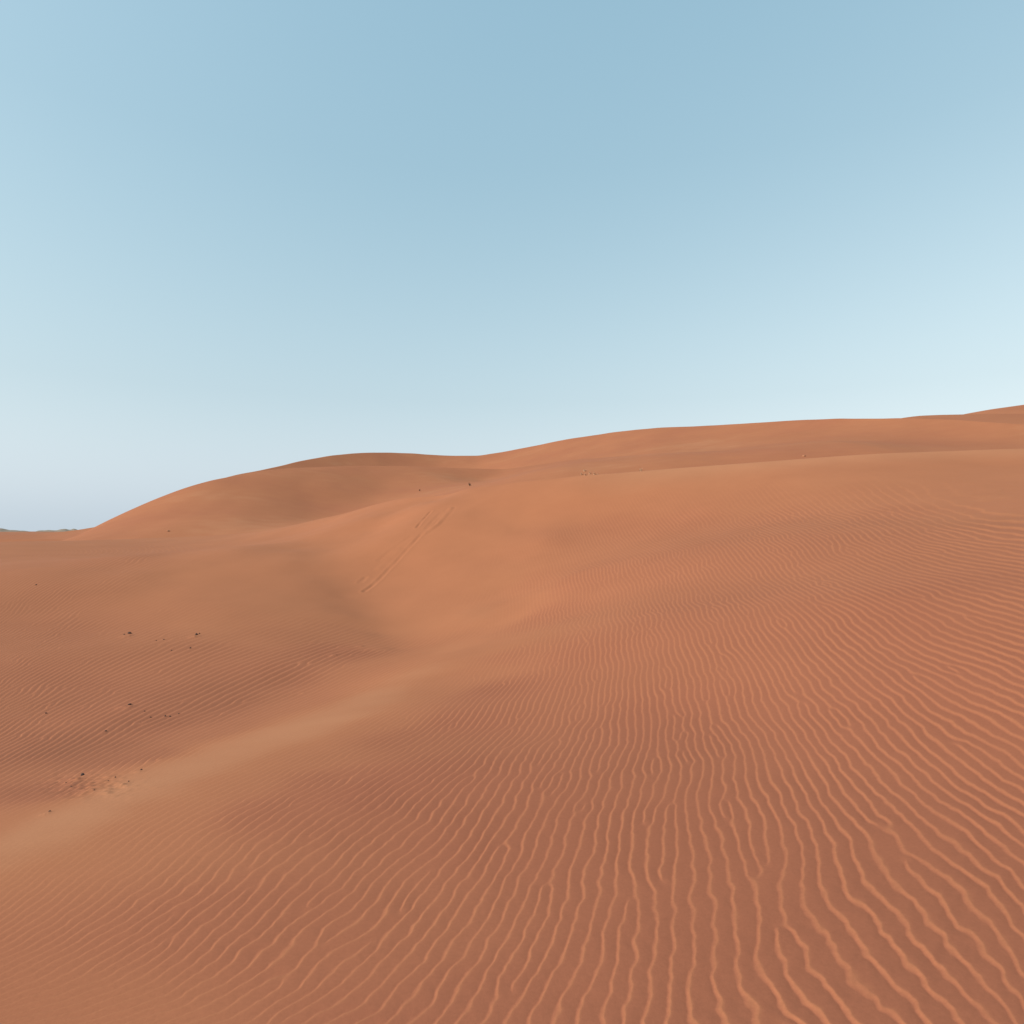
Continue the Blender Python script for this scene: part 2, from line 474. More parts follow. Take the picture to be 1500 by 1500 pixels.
def sand_material(name, use_attr, scale=1.0, c_fine=(0.350, 0.1335, 0.0645), c_coarse=(0.302, 0.1035, 0.0555), c_pale=(0.392, 0.169, 0.086)):
    m = bpy.data.materials.new(name)
    nt, N, L = nodes_of(m)
    b = N['Principled BSDF']
    b.inputs['Roughness'].default_value = 0.95
    b.inputs['Specular IOR Level'].default_value = 0.08
    geo = N.new('ShaderNodeNewGeometry')

    def noise(sc, det, rough=0.5):
        n = N.new('ShaderNodeTexNoise')
        n.inputs['Scale'].default_value = sc
        n.inputs['Detail'].default_value = det
        n.inputs['Roughness'].default_value = rough
        L.new(geo.outputs['Position'], n.inputs['Vector'])
        return n
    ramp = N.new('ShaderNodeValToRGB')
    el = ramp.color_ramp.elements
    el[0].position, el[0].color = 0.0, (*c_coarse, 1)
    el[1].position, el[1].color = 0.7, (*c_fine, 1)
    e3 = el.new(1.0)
    e3.color = (*c_pale, 1)  # palest step, also carries the sunlight painted on swell and dune crest
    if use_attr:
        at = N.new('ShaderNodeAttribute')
        at.attribute_name = 'sand_tone'
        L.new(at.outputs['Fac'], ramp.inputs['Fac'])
    else:
        big = noise(0.06 / scale, 4)
        mr = N.new('ShaderNodeMapRange')
        mr.inputs['From Min'].default_value = 0.25
        mr.inputs['From Max'].default_value = 0.75
        mr.inputs['To Min'].default_value = 0.35
        mr.inputs['To Max'].default_value = 0.95
        L.new(big.outputs['Fac'], mr.inputs['Value'])
        L.new(mr.outputs['Result'], ramp.inputs['Fac'])
    # gentle mottling
    n2 = noise(0.5 / scale, 5, 0.6)
    n3 = noise(60 / scale, 3, 0.7)
    m1 = N.new('ShaderNodeMapRange')
    m1.inputs['To Min'].default_value = 0.90
    m1.inputs['To Max'].default_value = 1.10
    L.new(n2.outputs['Fac'], m1.inputs['Value'])
    m2 = N.new('ShaderNodeMapRange')
    m2.inputs['To Min'].default_value = 0.86
    m2.inputs['To Max'].default_value = 1.14
    L.new(n3.outputs['Fac'], m2.inputs['Value'])
    mu = N.new('ShaderNodeMath')
    mu.operation = 'MULTIPLY'
    L.new(m1.outputs['Result'], mu.inputs[0])
    L.new(m2.outputs['Result'], mu.inputs[1])
    sc = N.new('ShaderNodeVectorMath')
    sc.operation = 'SCALE'
    L.new(ramp.outputs['Color'], sc.inputs[0])
    L.new(mu.outputs['Value'], sc.inputs['Scale'])
    L.new(sc.outputs['Vector'], b.inputs['Base Color'])
    # grain
    bp = N.new('ShaderNodeBump')
    bp.inputs['Strength'].default_value = 0.12
    bp.inputs['Distance'].default_value = 0.006 * scale
    n4 = noise(120 / scale, 3, 0.7)
    L.new(n4.outputs['Fac'], bp.inputs['Height'])
    L.new(bp.outputs['Normal'], b.inputs['Normal'])
    return m


def plain_material(name, col, rough=0.9, var=0.25, sc=8.0):
    m = bpy.data.materials.new(name)
    nt, N, L = nodes_of(m)
    b = N['Principled BSDF']
    b.inputs['Roughness'].default_value = rough
    b.inputs['Specular IOR Level'].default_value = 0.15
    geo = N.new('ShaderNodeNewGeometry')
    n = N.new('ShaderNodeTexNoise')
    n.inputs['Scale'].default_value = sc
    n.inputs['Detail'].default_value = 5
    L.new(geo.outputs['Position'], n.inputs['Vector'])
    mix = N.new('ShaderNodeMix')
    mix.data_type = 'RGBA'
    mix.inputs['A'].default_value = (*[c * (1 - var) for c in col], 1)
    mix.inputs['B'].default_value = (*[min(1, c * (1 + var)) for c in col], 1)
    L.new(n.outputs['Fac'], mix.inputs['Factor'])
    L.new(mix.outputs['Result'], b.inputs['Base Color'])
    return m


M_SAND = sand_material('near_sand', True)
M_FAR = sand_material('far_sand', True, 6.0)
M_PLAIN = sand_material('plain_sand', False, 20.0)

# ------------------------------------------------------------------ near dune mesh
def build_near():
    # azimuths: dense in front, coarse behind
    front = math.radians(52)
    a1 = np.arctan(np.linspace(-math.tan(front), math.tan(front), 2300))
    step = a1[-1] - a1[-2]
    rest, a, s = [], a1[-1], step
    while a < math.pi * 2 - front - 0.02:
        s = min(s * 1.12, 0.05)
        a += s
        rest.append(a)
    rest = [x for x in rest if x < 2 * math.pi - front - 0.01]
    az = np.concatenate([a1, rest])
    # distances: about 0.7 final pixels apart as seen on the slope
    rs = np.exp(np.linspace(math.log(0.35), math.log(100), 2600))
    tt = np.radians(np.linspace(-37, 37, 25))
    Xs, Ys = rs[:, None] * np.sin(tt), rs[:, None] * np.cos(tt)
    Z = near_base(Xs, Ys)
    e = Z / Ys
    de = np.abs(np.diff(e, axis=0))
    zc = np.maximum(np.percentile(de, 92, axis=1), np.diff(np.log(rs)) * 0.05)
    vis = np.where(rs[1:] < 2.0, 0.12, np.where(rs[1:] > 52, 0.2, 1.0))
    d = np.concatenate([[0], np.cumsum(zc * vis)])
    nrow = int(d[-1] * 683 / 0.72)
    rr = np.interp(np.linspace(0, d[-1], nrow), d, rs)
    nr, nc = len(rr), len(az)
    print('near grid', nr, nc)
    X = (rr[:, None] * np.sin(az)[None]).ravel()
    Y = (rr[:, None] * np.cos(az)[None]).ravel()
    B = near_base(X, Y)
    disp = np.zeros_like(X)
    tone = np.full_like(X, 0.25)
    # ripples in the surveyed sector
    sec = np.where((Y > 1.3) & (np.abs(X / np.maximum(Y, 1e-3)) < 1.4) & (np.hypot(X, Y) < 60))[0]
    x, y, z = X[sec], Y[sec], B[sec]
    tpx = CX + F0 * x / y
    tpy = HY - F0 * z / y
    amp = amp_at(x, y, z)
    edge = (1 - sstep(1.0, 1.35, np.abs(x / y))) * sstep(1.4, 1.9, y)
    crest_gap = sstep(0.2, 2.0, nc_d(tpx) - y)
    amp_full = amp * crest_gap
    amp = amp_full * edge
    wl = 1 - sstep(-14, 14, tpy - BAND(tpx))
    wl = np.where(tpx > 770, 0, wl)
    u, v = x / y, np.log(y)
    tot = np.zeros_like(x)
    rel = np.zeros_like(x)
    for ph, w, dens, seed, wa in ((phase_r, 1 - wl, 0.046, 3, 1.0), (phase_l, wl, 0.016, 8, 0.27)):
        s = np.where((w > 0.002) & (amp > 0.01))[0]
        phi, gx, gy = ph.eval(x[s], y[s])
        lam = 2 * np.pi / np.maximum(np.hypot(gx, gy), 1e-3)
        lam = np.clip(lam, 0.03, 0.6)
        us, vs = u[s], v[s]
        if seed == 3:
            f1, f2 = 6.5, 20.0
        else:
            f1, f2 = 14.0, 46.0
        warp = 2.3 * lattice_noise(us * f1 + 3, vs * f1, seed) + 1.35 * lattice_noise(us * f2, vs * f2 + 9, seed + 1) \
            + 0.55 * lattice_noise(us * f2 * 2.3, vs * f2 * 2.3 + 9, seed + 2)
        warp *= wa
        cell = np.ones_like(phi)
        yy = y[s]
        area = yy ** 2 * np.interp(yy, rr, np.gradient(rr)) / yy     # plan area represented by a vertex (relative)
        dt = 2 * math.tan(front) / 2300
        area = area * dt
        g2x, g2y = gx, gy
        wd = area * w[s] * np.clip(amp[s], 0, 1)
        dp, damp = dipoles(phi, x[s], y[s], g2x, g2y, wd, dens, seed + 20)
        full = phi + warp + dp
        h = profile(full)
        patch = 0.9 + 0.3 * lattice_noise(us * 9 + 5, vs * 9, seed + 5)
        k = w[s] * np.clip(amp[s], 0, 1.3) * damp * patch
        if seed == 8:
            k = k * (1 - 0.85 * sstep(0.30, 0.48, lam))
        tot[s] += (h - 0.45) * (0.080 if seed == 3 else 0.108) * lam * k
        pp = np.mod(full / (2 * np.pi), 1.0)
        rel[s] += (np.exp(-((pp - 0.175) / 0.105) ** 2) - 0.18) * np.minimum(k, 1.1)
    # wind-smoothed sand is finer and paler, rippled ground carries coarser, redder grains; ripple crests catch the pale ones; sunlight on swell and dune crest is painted paler
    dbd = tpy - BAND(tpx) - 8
    swell = np.exp(-(dbd / np.where(dbd < 0, 26.0, 62.0)) ** 2) * (1 - sstep(540, 720, tpx)) * (0.95 + 0.2 * lattice_noise(u * 9, v * 14, 79))  # lit flank of the swell, its sunlight painted into the sand colour
    brow_lit = np.exp(-((nc_d(tpx) - y) / 1.3) ** 2) * sstep(760, 1000, tpx)  # bright strip painted along the dune crest where it catches the sun
    tone[sec] = np.clip(0.70 - (0.40 + 0.26 * (1 - wl) * (1 - sstep(5, 13, y))) * np.clip(amp_full, 0, 1) + 0.42 * rel + 0.25 * np.maximum(swell, brow_lit) + 0.06 * lattice_noise(u * 3, v * 3, 77), 0, 1)
    disp[sec] = tot
    # slow undulation so that nothing is perfectly even
    und = 0.02 * lattice_noise(X * 0.45, Y * 0.45, 51) + 0.035 * lattice_noise(X * 0.16, Y * 0.16, 52)
    und *= sstep(1.5, 4.0, np.hypot(X, Y)) * (1 - 0.92 * sstep(5, 14, np.hypot(X, Y)))
    disp += und * 0.8
    # slide marks on the slip face
    TR = [([(660, 745), (641, 768), (622, 781)], 0.10, 0.022, 1), ([(619, 781), (600, 801), (570, 833), (549, 855), (534, 866)], 0.07, 0.024, -1),
          ([(631, 749), (611, 772)], 0.06, 0.026, -1), ([(646, 751), (625, 773)], 0.08, 0.014, -1), ([(600, 787), (575, 804), (556, 820)], 0.09, 0.010, -1),
          ([(585, 806), (556, 832)], 0.12, 0.009, 1), ([(535, 846), (528, 853)], 0.08, 0.014, -1)]
    dd = disp[sec]
    for pts, wdt, dep, sg in TR:
        xs, ys = look([p[0] for p in pts], [p[1] for p in pts])
        bx = (x > xs.min() - 1) & (x < xs.max() + 1) & (y > ys.min() - 1) & (y < ys.max() + 1)
        s = np.where(bx)[0]
        best = np.full(len(s), 9.0)
        side = np.zeros(len(s))
        for k in range(len(xs) - 1):
            ax, ay, ex, ey = xs[k], ys[k], xs[k + 1] - xs[k], ys[k + 1] - ys[k]
            LL = ex * ex + ey * ey
            tq = np.clip(((x[s] - ax) * ex + (y[s] - ay) * ey) / LL, 0, 1)
            qx, qy = x[s] - ax - tq * ex, y[s] - ay - tq * ey
            dist = np.hypot(qx, qy)
            m = dist < best
            best[m] = dist[m]
            side[m] = np.sign(qx * ey - qy * ex)[m]
        sd = best * side / wdt
        wob = np.clip(0.7 + 0.9 * lattice_noise(x[s] * 2.2, y[s] * 2.2, 91), 0, 1.6)
        dd[s] += sg * dep * wob * np.exp(-sd ** 2) - sg * 0.35 * dep * np.exp(-((np.abs(sd) - 1.8) / 0.8) ** 2)
    for mx, my, mr, mh in MOUNDS:
        s = np.where((np.abs(x - mx) < 5 * mr) & (np.abs(y - my) < 5 * mr))[0]
        r2 = ((x[s] - mx) ** 2 + (y[s] - my) ** 2) / mr ** 2
        dd[s] = dd[s] * (1 - 0.6 * np.exp(-r2 / 2)) + mh * np.exp(-r2 / 2) * (1 + 0.6 * lattice_noise(x[s] / mr * 1.3, y[s] / mr * 1.3, 17))
    # trampled patch on the left
    s = np.where((tpx < 260) & (tpx > 40) & (tpy > 1110) & (tpy < 1200))[0]
    ww = np.exp(-(((tpx[s] - 135) / 60) ** 2 + ((tpy[s] - 1150) / 18) ** 2))
    dd[s] += 0.012 * ww * lattice_noise(x[s] * 7, y[s] * 7, 33) + 0.008 * ww * lattice_noise(x[s] * 17, y[s] * 17, 34)
    disp[sec] = dd
    NEARSURF['p'] = np.stack([x, y, z + dd], 1)
    V = np.stack([X, Y, B + disp + EYE], 1)
    o = grid_mesh('dune', V, nr, nc, M_SAND, {'sand_tone': tone}, wrap=True)
    return o


NEARSURF = {}
# scattered things lying in the hollow: survey pixel, width in survey pixels, label
S_BIG = 'stones half buried in the hollow'
STONES = [
    (121, 1135, 6.5, 0.65, 'largest dark stone, by a pale sand mound in the lower left of the hollow'),
    (207, 1128, 4.2, 0.55, 'dark stone right of the trampled sand patch, close to the smooth pale swell'),
    (169, 1139, 2.6, 0.7, 'small dark stone, upper one of the pair in the trampled sand'),
    (158.5, 1144, 2.6, 0.7, 'small dark stone, lower left one of the pair in the trampled sand'),
    (188.5, 1145, 2.8, 0.6, 'small dark stone in the trampled sand, nearest the smooth pale swell'),
    (138, 1158, 2.2, 0.7, 'tiny dark stone at the lower edge of the trampled sand, below the pair'),
    (104, 1152, 2.4, 0.6, 'small dark stone directly below the largest stone and its mound'),
    (96.5, 1147, 2.2, 0.6, 'tiny dark stone just left of the sand mound of the largest stone'),
    (73, 1189, 4.0, 0.5, 'dark stone lowest in the photo, at the left end of the smooth swell'),
    (190, 1032.5, 5.2, 0.5, 'dark stone with a pale drift, left end of the middle row of stones'),
    (211.5, 1041.5, 2.8, 0.6, 'small dark stone, second from left in the middle row of stones'),
    (220.5, 1050.5, 2.8, 0.6, 'small dark stone, third from left and lowest in the middle row'),
    (242, 1049.8, 2.8, 0.8, 'small dark stone, left one of the close pair in the middle row'),
    (249, 1049.5, 2.8, 0.8, 'small dark stone, right one of the close pair in the middle row'),
    (262, 1046, 3.0, 0.7, 'small dark stone at the right end of the middle row of stones'),
    (67.5, 1045.5, 3.2, 0.6, 'small dark stone alone near the left edge, level with the middle row'),
    (154.8, 1071.3, 3.0, 0.8, 'small dark stone alone below the middle row, above the largest stone'),
    (190, 928, 5.4, 0.6, 'dark stone on the far side of the hollow, largest of the upper row'),
    (182, 929.5, 2.6, 0.8, 'tiny dark stone touching the left side of the upper row largest stone'),
    (228.6, 938.5, 2.0, 0.7, 'tiny dark stone left of centre in the upper row of stones'),
    (239.6, 937, 3.0, 0.5, 'small flat dark stone at the centre of the upper row'),
    (287.5, 930, 4.2, 0.9, 'upright dark stone at the right end of the upper row'),
    (292, 928.3, 2.2, 0.8, 'tiny dark stone just behind the upright stone of the upper row'),
    (279, 950, 2.8, 0.8, 'small dark stone alone below the upright stone of the upper row'),
    (251, 953, 1.9, 0.7, 'tiny dark stone alone below the centre of the upper row'),
    (53, 857, 2.6, 0.6, 'small dark stone at the far left edge, highest up the hollow'),
]
MOUNDS = []
for _px, _py, _w, _k in [(113, 1143, 15, .28), (184, 1036, 11, .3), (186, 932, 9, .3), (285, 933, 8, .3), (203, 1131, 9, .3), (489, 960, 7, .3), (444, 1015, 5, .3), (528, 947, 6, .3), (180, 1150, 10, .3), (68, 1192, 9, .25), (152, 1074, 6, .3)]:
    _x, _y = look(_px, _py)
    _r = _w * _y[0] / F0 * 0.6
    MOUNDS.append((_x[0], _y[0], _r, _r * _k))

build_near()

# ------------------------------------------------------------------ dunes behind
FARP = [
    # dome on the left: silhouette
    (-60, 812, 84), (40, 800, 86), (100, 792, 88), (135, 774, 89), (180, 752, 90), (220, 734, 91), (260, 718, 92), (310, 703, 94), (345, 697, 97), (400, 688, 102), (440, 685.5, 106), (500, 683.5, 110),
    (550, 682.5, 113), (600, 683, 115), (680, 685, 117), (760, 687, 118),
    # its front
    (100, 795, 70), (200, 788, 74), (200, 770, 82), (300, 784, 71), (300, 755, 80), (300, 727, 88), (400, 774, 74), (400, 745, 85), (400, 714, 94),
    (450, 764, 77), (450, 740, 89), (450, 708, 100), (500, 752, 82), (500, 730, 93), (500, 705, 104), (550, 742, 85), (550, 725, 95), (550, 700, 107), (620, 722, 87), (620, 702, 103),
    (700, 712, 84), (700, 697, 100), (800, 698, 76), (800, 690, 95), (900, 692, 72), (900, 688, 82), (1000, 684, 66), (1000, 682, 74), (1200, 676, 62), (1200, 668, 72), (1450, 668, 58), (1450, 660, 66),
    (850, 692, 90), (1000, 690, 88), (1200, 674, 84), (1450, 665, 75),
]
FARP += [(1300, 668, 88), (1450, 662, 80), (1000, 686, 98), (850, 694, 104)]
far_tps = TPS(FARP, lam=0.0015, scale=30.0)
FLEAN = [(230, 757, .20), (180, 775, .20), (280, 740, .13), (300, 730, .10), (300, 770, .04), (350, 730, .0), (350, 765, -0.033), (400, 740, -0.072), (400, 765, -0.065), (450, 740, -0.091), (500, 720, -0.091), (560, 712, -0.085), (450, 760, -0.098),
         (400, 703, -0.013), (450, 698, -0.039), (550, 692, -0.065), (640, 702, -0.065), (700, 700, -0.052), (800, 696, -0.013), (900, 691, .03), (240, 780, .12), (350, 708, .04), (500, 700, -0.052)]
CR = [(150, 790, 112), (250, 735, 112), (300, 708, 112), (345, 695.5, 116), (385, 688, 121), (420, 680, 128), (450, 673.5, 134), (480, 667.5, 140), (515, 664, 146), (550, 662.3, 151), (600, 664, 156), (650, 667, 159), (700, 668, 158.5),
      (730, 663.5, 157), (770, 655.5, 154.5), (830, 644, 149.5), (900, 633, 142.5), (960, 627, 136), (1050, 623, 128), (1150, 617, 118), (1230, 613, 110), (1320, 612.3, 101.5), (1400, 615, 95), (1450, 618, 91), (1520, 622, 87), (1700, 640, 82)]
cr_y = smooth_curve([(p[0], p[1]) for p in CR], sig=7)
cr_d = smooth_curve([(p[0], p[2]) for p in CR], sig=18)
BC = [(p[0], p[1], p[2]) for p in FARP[:16]]
CR_TOE = smooth_curve([(0, 56), (300, 55), (550, 51), (700, 47), (1000, 42), (1450, 38)], sig=60)
CR_SLOPE = smooth_curve([(200, .34), (400, .44), (500, .46), (600, .44), (690, .34), (750, .30), (850, .31), (1000, .36), (1450, .54)], sig=22)
CR_BOW = smooth_curve([(900, .0012), (1050, .003), (1280, .0075), (1500, .0075)], sig=22)
CR_SOFT = smooth_curve([(620, 1.2), (820, 2.6)], sig=22)
bc_d = smooth_curve([(p[0], p[2]) for p in BC], sig=12)
bc_y = smooth_curve([(p[0], p[1]) for p in BC], sig=8)


def look_tps(px, py):
    Y = np.linspace(60, 125, 800)
    out = []
    for a, b in zip(px, py):
        t, e = (a - CX) / F0, (HY - b) / F0
        d = far_tps(t * Y, Y) / Y - e
        i = int(np.argmax(d >= 0)) if (d >= 0).any() else int(np.argmin(np.abs(d)))
        out.append((t * Y[i], Y[i]))
    return np.array(out)


for _ in range(2):
    _l = np.array(FLEAN)
    _p = look_tps(_l[:, 0], _l[:, 1])
    _t = [(1.0 if k < 16 else 5.0) * p[2] / F0 for k, p in enumerate(FARP)]
    far_tps = Fit(FARP, _t, np.column_stack([_p, _l[:, 2]]), stol=0.03, lam=1.0, scale=30.0)


def far_height(t, Y):
    X = t * Y
    px = CX + F0 * t
    fb = far_tps(X, Y)
    # back of the dome's crest
    zc = (HY - bc_y(px)) / F0 * bc_d(px)
    g = zc + 0.05 - 0.38 * (Y - bc_d(px))
    dome = smin(fb + 0.05, g, 0.25)
    z2 = (HY - cr_y(px)) / F0 * cr_d(px)
    dy = cr_d(px) - Y
    slope = CR_SLOPE(px)
    bow = CR_BOW(px)
    dc = np.clip(dy, 0, 30)
    front = z2 + 0.06 - slope * np.minimum(dy, 30) - 0.12 * np.maximum(dy - 30, 0) + bow * dc ** 2
    back = z2 + 0.06 + 0.35 * dy
    ridge = smin(front, back, 0.3)
    h = smax(dome, ridge, CR_SOFT(px))
    toe = -5.0 + 0.42 * (Y - CR_TOE(px))
    h = smin(h, toe, 2.5)
    h += 0.10 * lattice_noise(X * 0.07, Y * 0.07, 61) + 0.04 * lattice_noise(X * 0.25, Y * 0.2, 62)
    return np.maximum(h, -7)


def build_far():
    t = np.linspace(-1.35, 1.35, 1900)
    Y = np.concatenate([np.linspace(38, 178, 950), np.linspace(178.5, 210, 30)])
    T, YY = np.meshgrid(t, Y)
    Z = far_height(T.ravel(), YY.ravel())
    X = (T * YY).ravel()
    yy = YY.ravel()
    tone = np.clip(0.6 + 0.25 * lattice_noise(X * 0.05, yy * 0.12, 63) + 0.1 * lattice_noise(X * 0.4, yy * 0.8, 64), 0, 1)
    V = np.stack([X, yy, Z + EYE], 1)
    grid_mesh('sand_dune', V, len(Y), len(t), M_FAR, {'sand_tone': tone})


build_far()


def build_ridge(name, pts, slope_f, slope_b, depth, mat, wid=800, rough=0.0, seed=1, sig=5, k=0.4):
    """a lower dune or hill beyond: a crest line with a front and a back"""
    fy = smooth_curve([(p[0], p[1]) for p in pts], sig=sig)
    fd = smooth_curve([(p[0], p[2]) for p in pts], sig=14)
    lo, hi = min(p[0] for p in pts), max(p[0] for p in pts)
    px = np.linspace(lo, hi, wid)
    s = np.concatenate([-np.geomspace(depth, depth * 0.002, 90), np.geomspace(depth * 0.002, depth, 60)])
    PX, S = np.meshgrid(px, s)
    d = fd(PX.ravel())
    Y = d + S.ravel()
    t = (PX.ravel() - CX) / F0
    zc = (HY - fy(PX.ravel())) / F0 * d
    a = zc + k / 4 + slope_f * S.ravel()
    b = zc + k / 4 - slope_b * S.ravel()
    Z = smin(a, b, k)
    X = t * Y
    if rough:
        q = d.mean() * 0.02
        Z = Z + rough * (lattice_noise(X / q, Y / q, seed) + 0.5 * lattice_noise(X / q * 2.3, Y / q * 2.3, seed + 1))
    tone = np.clip(0.6 + 0.3 * lattice_noise(X * 0.03, Y * 0.05, seed + 3), 0, 1)
    V = np.stack([X, Y, Z + EYE], 1)
    return grid_mesh(name, V, len(s), len(px), mat, {'sand_tone': tone})


build_ridge('sand_dune', [(-420, 786, 175), (-200, 785.5, 175), (0, 784, 178), (50, 782.6, 180), (70, 781.5, 181), (92, 779, 182), (115, 776.2, 183), (140, 772, 184), (200, 764, 186), (300, 755, 190), (400, 760, 195)], 0.09, 0.2, 60, M_FAR, seed=21)
build_ridge('sand_dune', [(1180, 640, 150), (1280, 622, 150), (1320, 612.6, 150), (1345, 609.3, 151), (1375, 608, 152), (1410, 607.3, 153), (1450, 606.5, 154), (1520, 606, 155), (1800, 612, 160), (2300, 660, 165), (2850, 720, 170)], 0.30, 0.35, 60, M_FAR, seed=23)
build_ridge('sand_dune', [(1300, 640, 190), (1380, 616, 190), (1410, 607.2, 190), (1450, 600, 190), (1500, 593, 191), (1560, 586, 192), (1800, 584, 195), (2300, 640, 200), (2850, 710, 205)], 0.30, 0.35, 70, M_FAR, seed=25)

M_ROCK = plain_material('grey_rock', (0.23, 0.185, 0.145), sc=0.012, var=0.35)
hill = [(-600, 777, 4200), (-420, 773, 4200), (-300, 776, 4200), (-160, 772, 4200), (-60, 775, 4200), (0, 774, 4200), (30, 777.5, 4200), (49, 779, 4200), (57, 776.6, 4200), (70, 776.8, 4200), (80, 777.2, 4200), (85, 776.4, 4200),
        (90, 774.7, 4200), (96, 774.6, 4200), (101, 776.0, 4200), (105, 775.8, 4200), (108, 774.1, 4200), (112, 775.2, 4200), (118, 777.6, 4200), (130, 779, 4200), (200, 776, 4200), (400, 778, 4200), (900, 777, 4200)]
build_ridge('hills', hill, 0.5, 0.5, 160, M_ROCK, wid=1500, rough=3.0, seed=31, sig=1.3, k=6)

# the desert floor out to the horizon
def build_floor():
    rr = np.concatenate([[3], np.geomspace(20, 9000, 60)])
    az = np.linspace(0, 2 * np.pi, 240, endpoint=False)
    R, A = np.meshgrid(rr, az, indexing='ij')
    X, Y = (R * np.sin(A)).ravel(), (R * np.cos(A)).ravel()
    Z = -3.9 + 0.8 * lattice_noise(X * 0.01, Y * 0.01, 41) * sstep(100, 300, R.ravel())
    Z = np.where(R.ravel() < 90, -5.2, Z)
    V = np.stack([X, Y, Z + EYE], 1)
    grid_mesh('desert_floor', V, len(rr), len(az), M_PLAIN, {'sand_tone': np.full(len(X), .6)}, wrap=True)


build_floor()

# ------------------------------------------------------------------ small things
M_STONE = plain_material('dark_stone', (0.075, 0.043, 0.035), sc=60, var=0.5)
M_PALE = plain_material('pale_rock', (0.34, 0.15, 0.08), sc=12, var=0.2)
M_STRAW = plain_material('dry_straw', (0.60, 0.37, 0.23), sc=10, var=0.3)
M_BARK = plain_material('scrub_bark', (0.10, 0.065, 0.045), sc=40, var=0.3)
M_LEAF = plain_material('scrub_leaf', (0.085, 0.06, 0.038), sc=25, var=0.4)


def tag(o, label, cat, group=None):
    o['label'], o['category'] = label, cat
    if group:
        o['group'] = group


def link_mesh(name, bm, mat, smooth=True):
    me = bpy.data.meshes.new(name)
    bm.to_mesh(me)
    bm.free()
    for p in me.polygons:
        p.use_smooth = smooth
    me.materials.append(mat)
    o = bpy.data.objects.new(name, me)
    COL.objects.link(o)
    return o


def near_z(x, y):
    p = NEARSURF['p']
    d = (p[:, 0] - x) ** 2 + (p[:, 1] - y) ** 2
    return p[d.argmin(), 2] + EYE


def stone_mesh(w, hk, seed):
    r = random.Random(seed)
    bm = bmesh.new()
    bmesh.ops.create_icosphere(bm, subdivisions=3, radius=0.5)
    cuts = []
    for _ in range(9):                      # broken facets
        n = Vector((r.gauss(0, 1), r.gauss(0, 1), r.gauss(0, 0.8))).normalized()
        cuts.append((n, r.uniform(0.30, 0.44)))
    for v in bm.verts:
        for n, d in cuts:
            k = v.co.dot(n)
            if k > d:
                v.co -= n * (k - d) * 0.85
        v.co *= 1 + 0.05 * r.uniform(-1, 1)
    sx, sy = r.uniform(1.0, 1.25), r.uniform(0.75, 1.05)
    a = r.uniform(-0.5, 0.5)
    for v in bm.verts:
        x, y, z = v.co.x * sx * w, v.co.y * sy * w, v.co.z * hk * 1.45 * w
        v.co = Vector((x * math.cos(a) - y * math.sin(a), x * math.sin(a) + y * math.cos(a), z))
    return bm


for i, (px, py, wpx, hk, lab) in enumerate(STONES):
    x, y = look(px, py)
    x, y = float(x[0]), float(y[0])
    w = wpx * y / F0 * 0.9
    o = link_mesh('stone', stone_mesh(w, hk, 100 + i), M_STONE)
    o.location = (x, y, near_z(x, y) + 0.12 * w * hk)
    tag(o, lab, 'stone', 'dark stones scattered in the sandy hollow')


def look_far(px, py):
    t = (px - CX) / F0
    e = (HY - py) / F0
    Y = np.linspace(50, 134, 2000)
    d = far_height(np.full_like(Y, t), Y) / Y - e
    i = int(np.argmax(d >= 0)) if (d >= 0).any() else int(np.argmin(np.abs(d)))
    return t * Y[i], Y[i], d[i] * Y[i] + e * Y[i] + EYE


def tuft_mesh(w, h, seed, n=46):
    """a clump of dry blades on a small cushion of trapped sand and roots"""
    r = random.Random(seed)
    bm = bmesh.new()
    for _ in range(n):
        a = r.uniform(0, 2 * math.pi)
        q = math.sqrt(r.random()) * 0.35 * w
        bx, by = q * math.cos(a), q * math.sin(a)
        lean = r.uniform(0.1, 0.5)
        hh = h * r.uniform(0.6, 1.1)
        wd = 0.085 * w * r.uniform(0.7, 1.3)
        ca, sa = math.cos(a), math.sin(a)
        prev = None
        for k in range(4):
            f = k / 3
            out = lean * hh * f * f
            c = Vector((bx + out * ca, by + out * sa, -0.15 * h + 1.15 * hh * f * (1 - 0.15 * f)))
            ww = wd * (1 - 0.85 * f)
            p1, p2 = bm.verts.new(c + Vector((-sa, ca, 0)) * ww), bm.verts.new(c - Vector((-sa, ca, 0)) * ww)
            if prev:
                bm.faces.new((prev[0], prev[1], p2, p1))
            prev = (p1, p2)
    return bm


G_T = 'pale dry grass tufts at the foot of the far dune'
TUFTS = [
    (856, 690.5, 4.2, 4.0, 'pale dry grass tuft, topmost of the cluster behind the near crest'),
    (851.5, 695.5, 3.2, 3.6, 'pale dry grass tuft, leftmost of the cluster behind the near crest'),
    (856.8, 696.3, 3.6, 3.2, 'pale dry grass tuft just right of the leftmost one of the cluster'),
    (863.5, 693.8, 3.2, 3.0, 'pale dry grass tuft in the middle of the cluster, behind its front ones'),
    (861.6, 698, 3.6, 3.6, 'pale dry grass tuft at the front of the cluster, left of two'),
    (866, 698, 3.2, 3.4, 'pale dry grass tuft at the front of the cluster, right of two'),
    (870.5, 695.3, 4.6, 3.6, 'widest pale dry grass tuft, in the right half of the cluster'),
    (875.5, 695.8, 2.6, 3.2, 'pale dry grass tuft, rightmost and smallest of the cluster'),
    (938.5, 691, 3.6, 6.5, 'tall pale dry grass tuft alone on the line of the near crest'),
]
for i, (px, py, wp, hp, lab) in enumerate(TUFTS):
    x, y, z = look_far(px, py)
    o = link_mesh('grass_tuft', tuft_mesh(wp * y / F0, hp * y / F0, 300 + i), M_STRAW, False)
    o.location = (x, y, z)
    tag(o, lab, 'grass tuft', G_T)

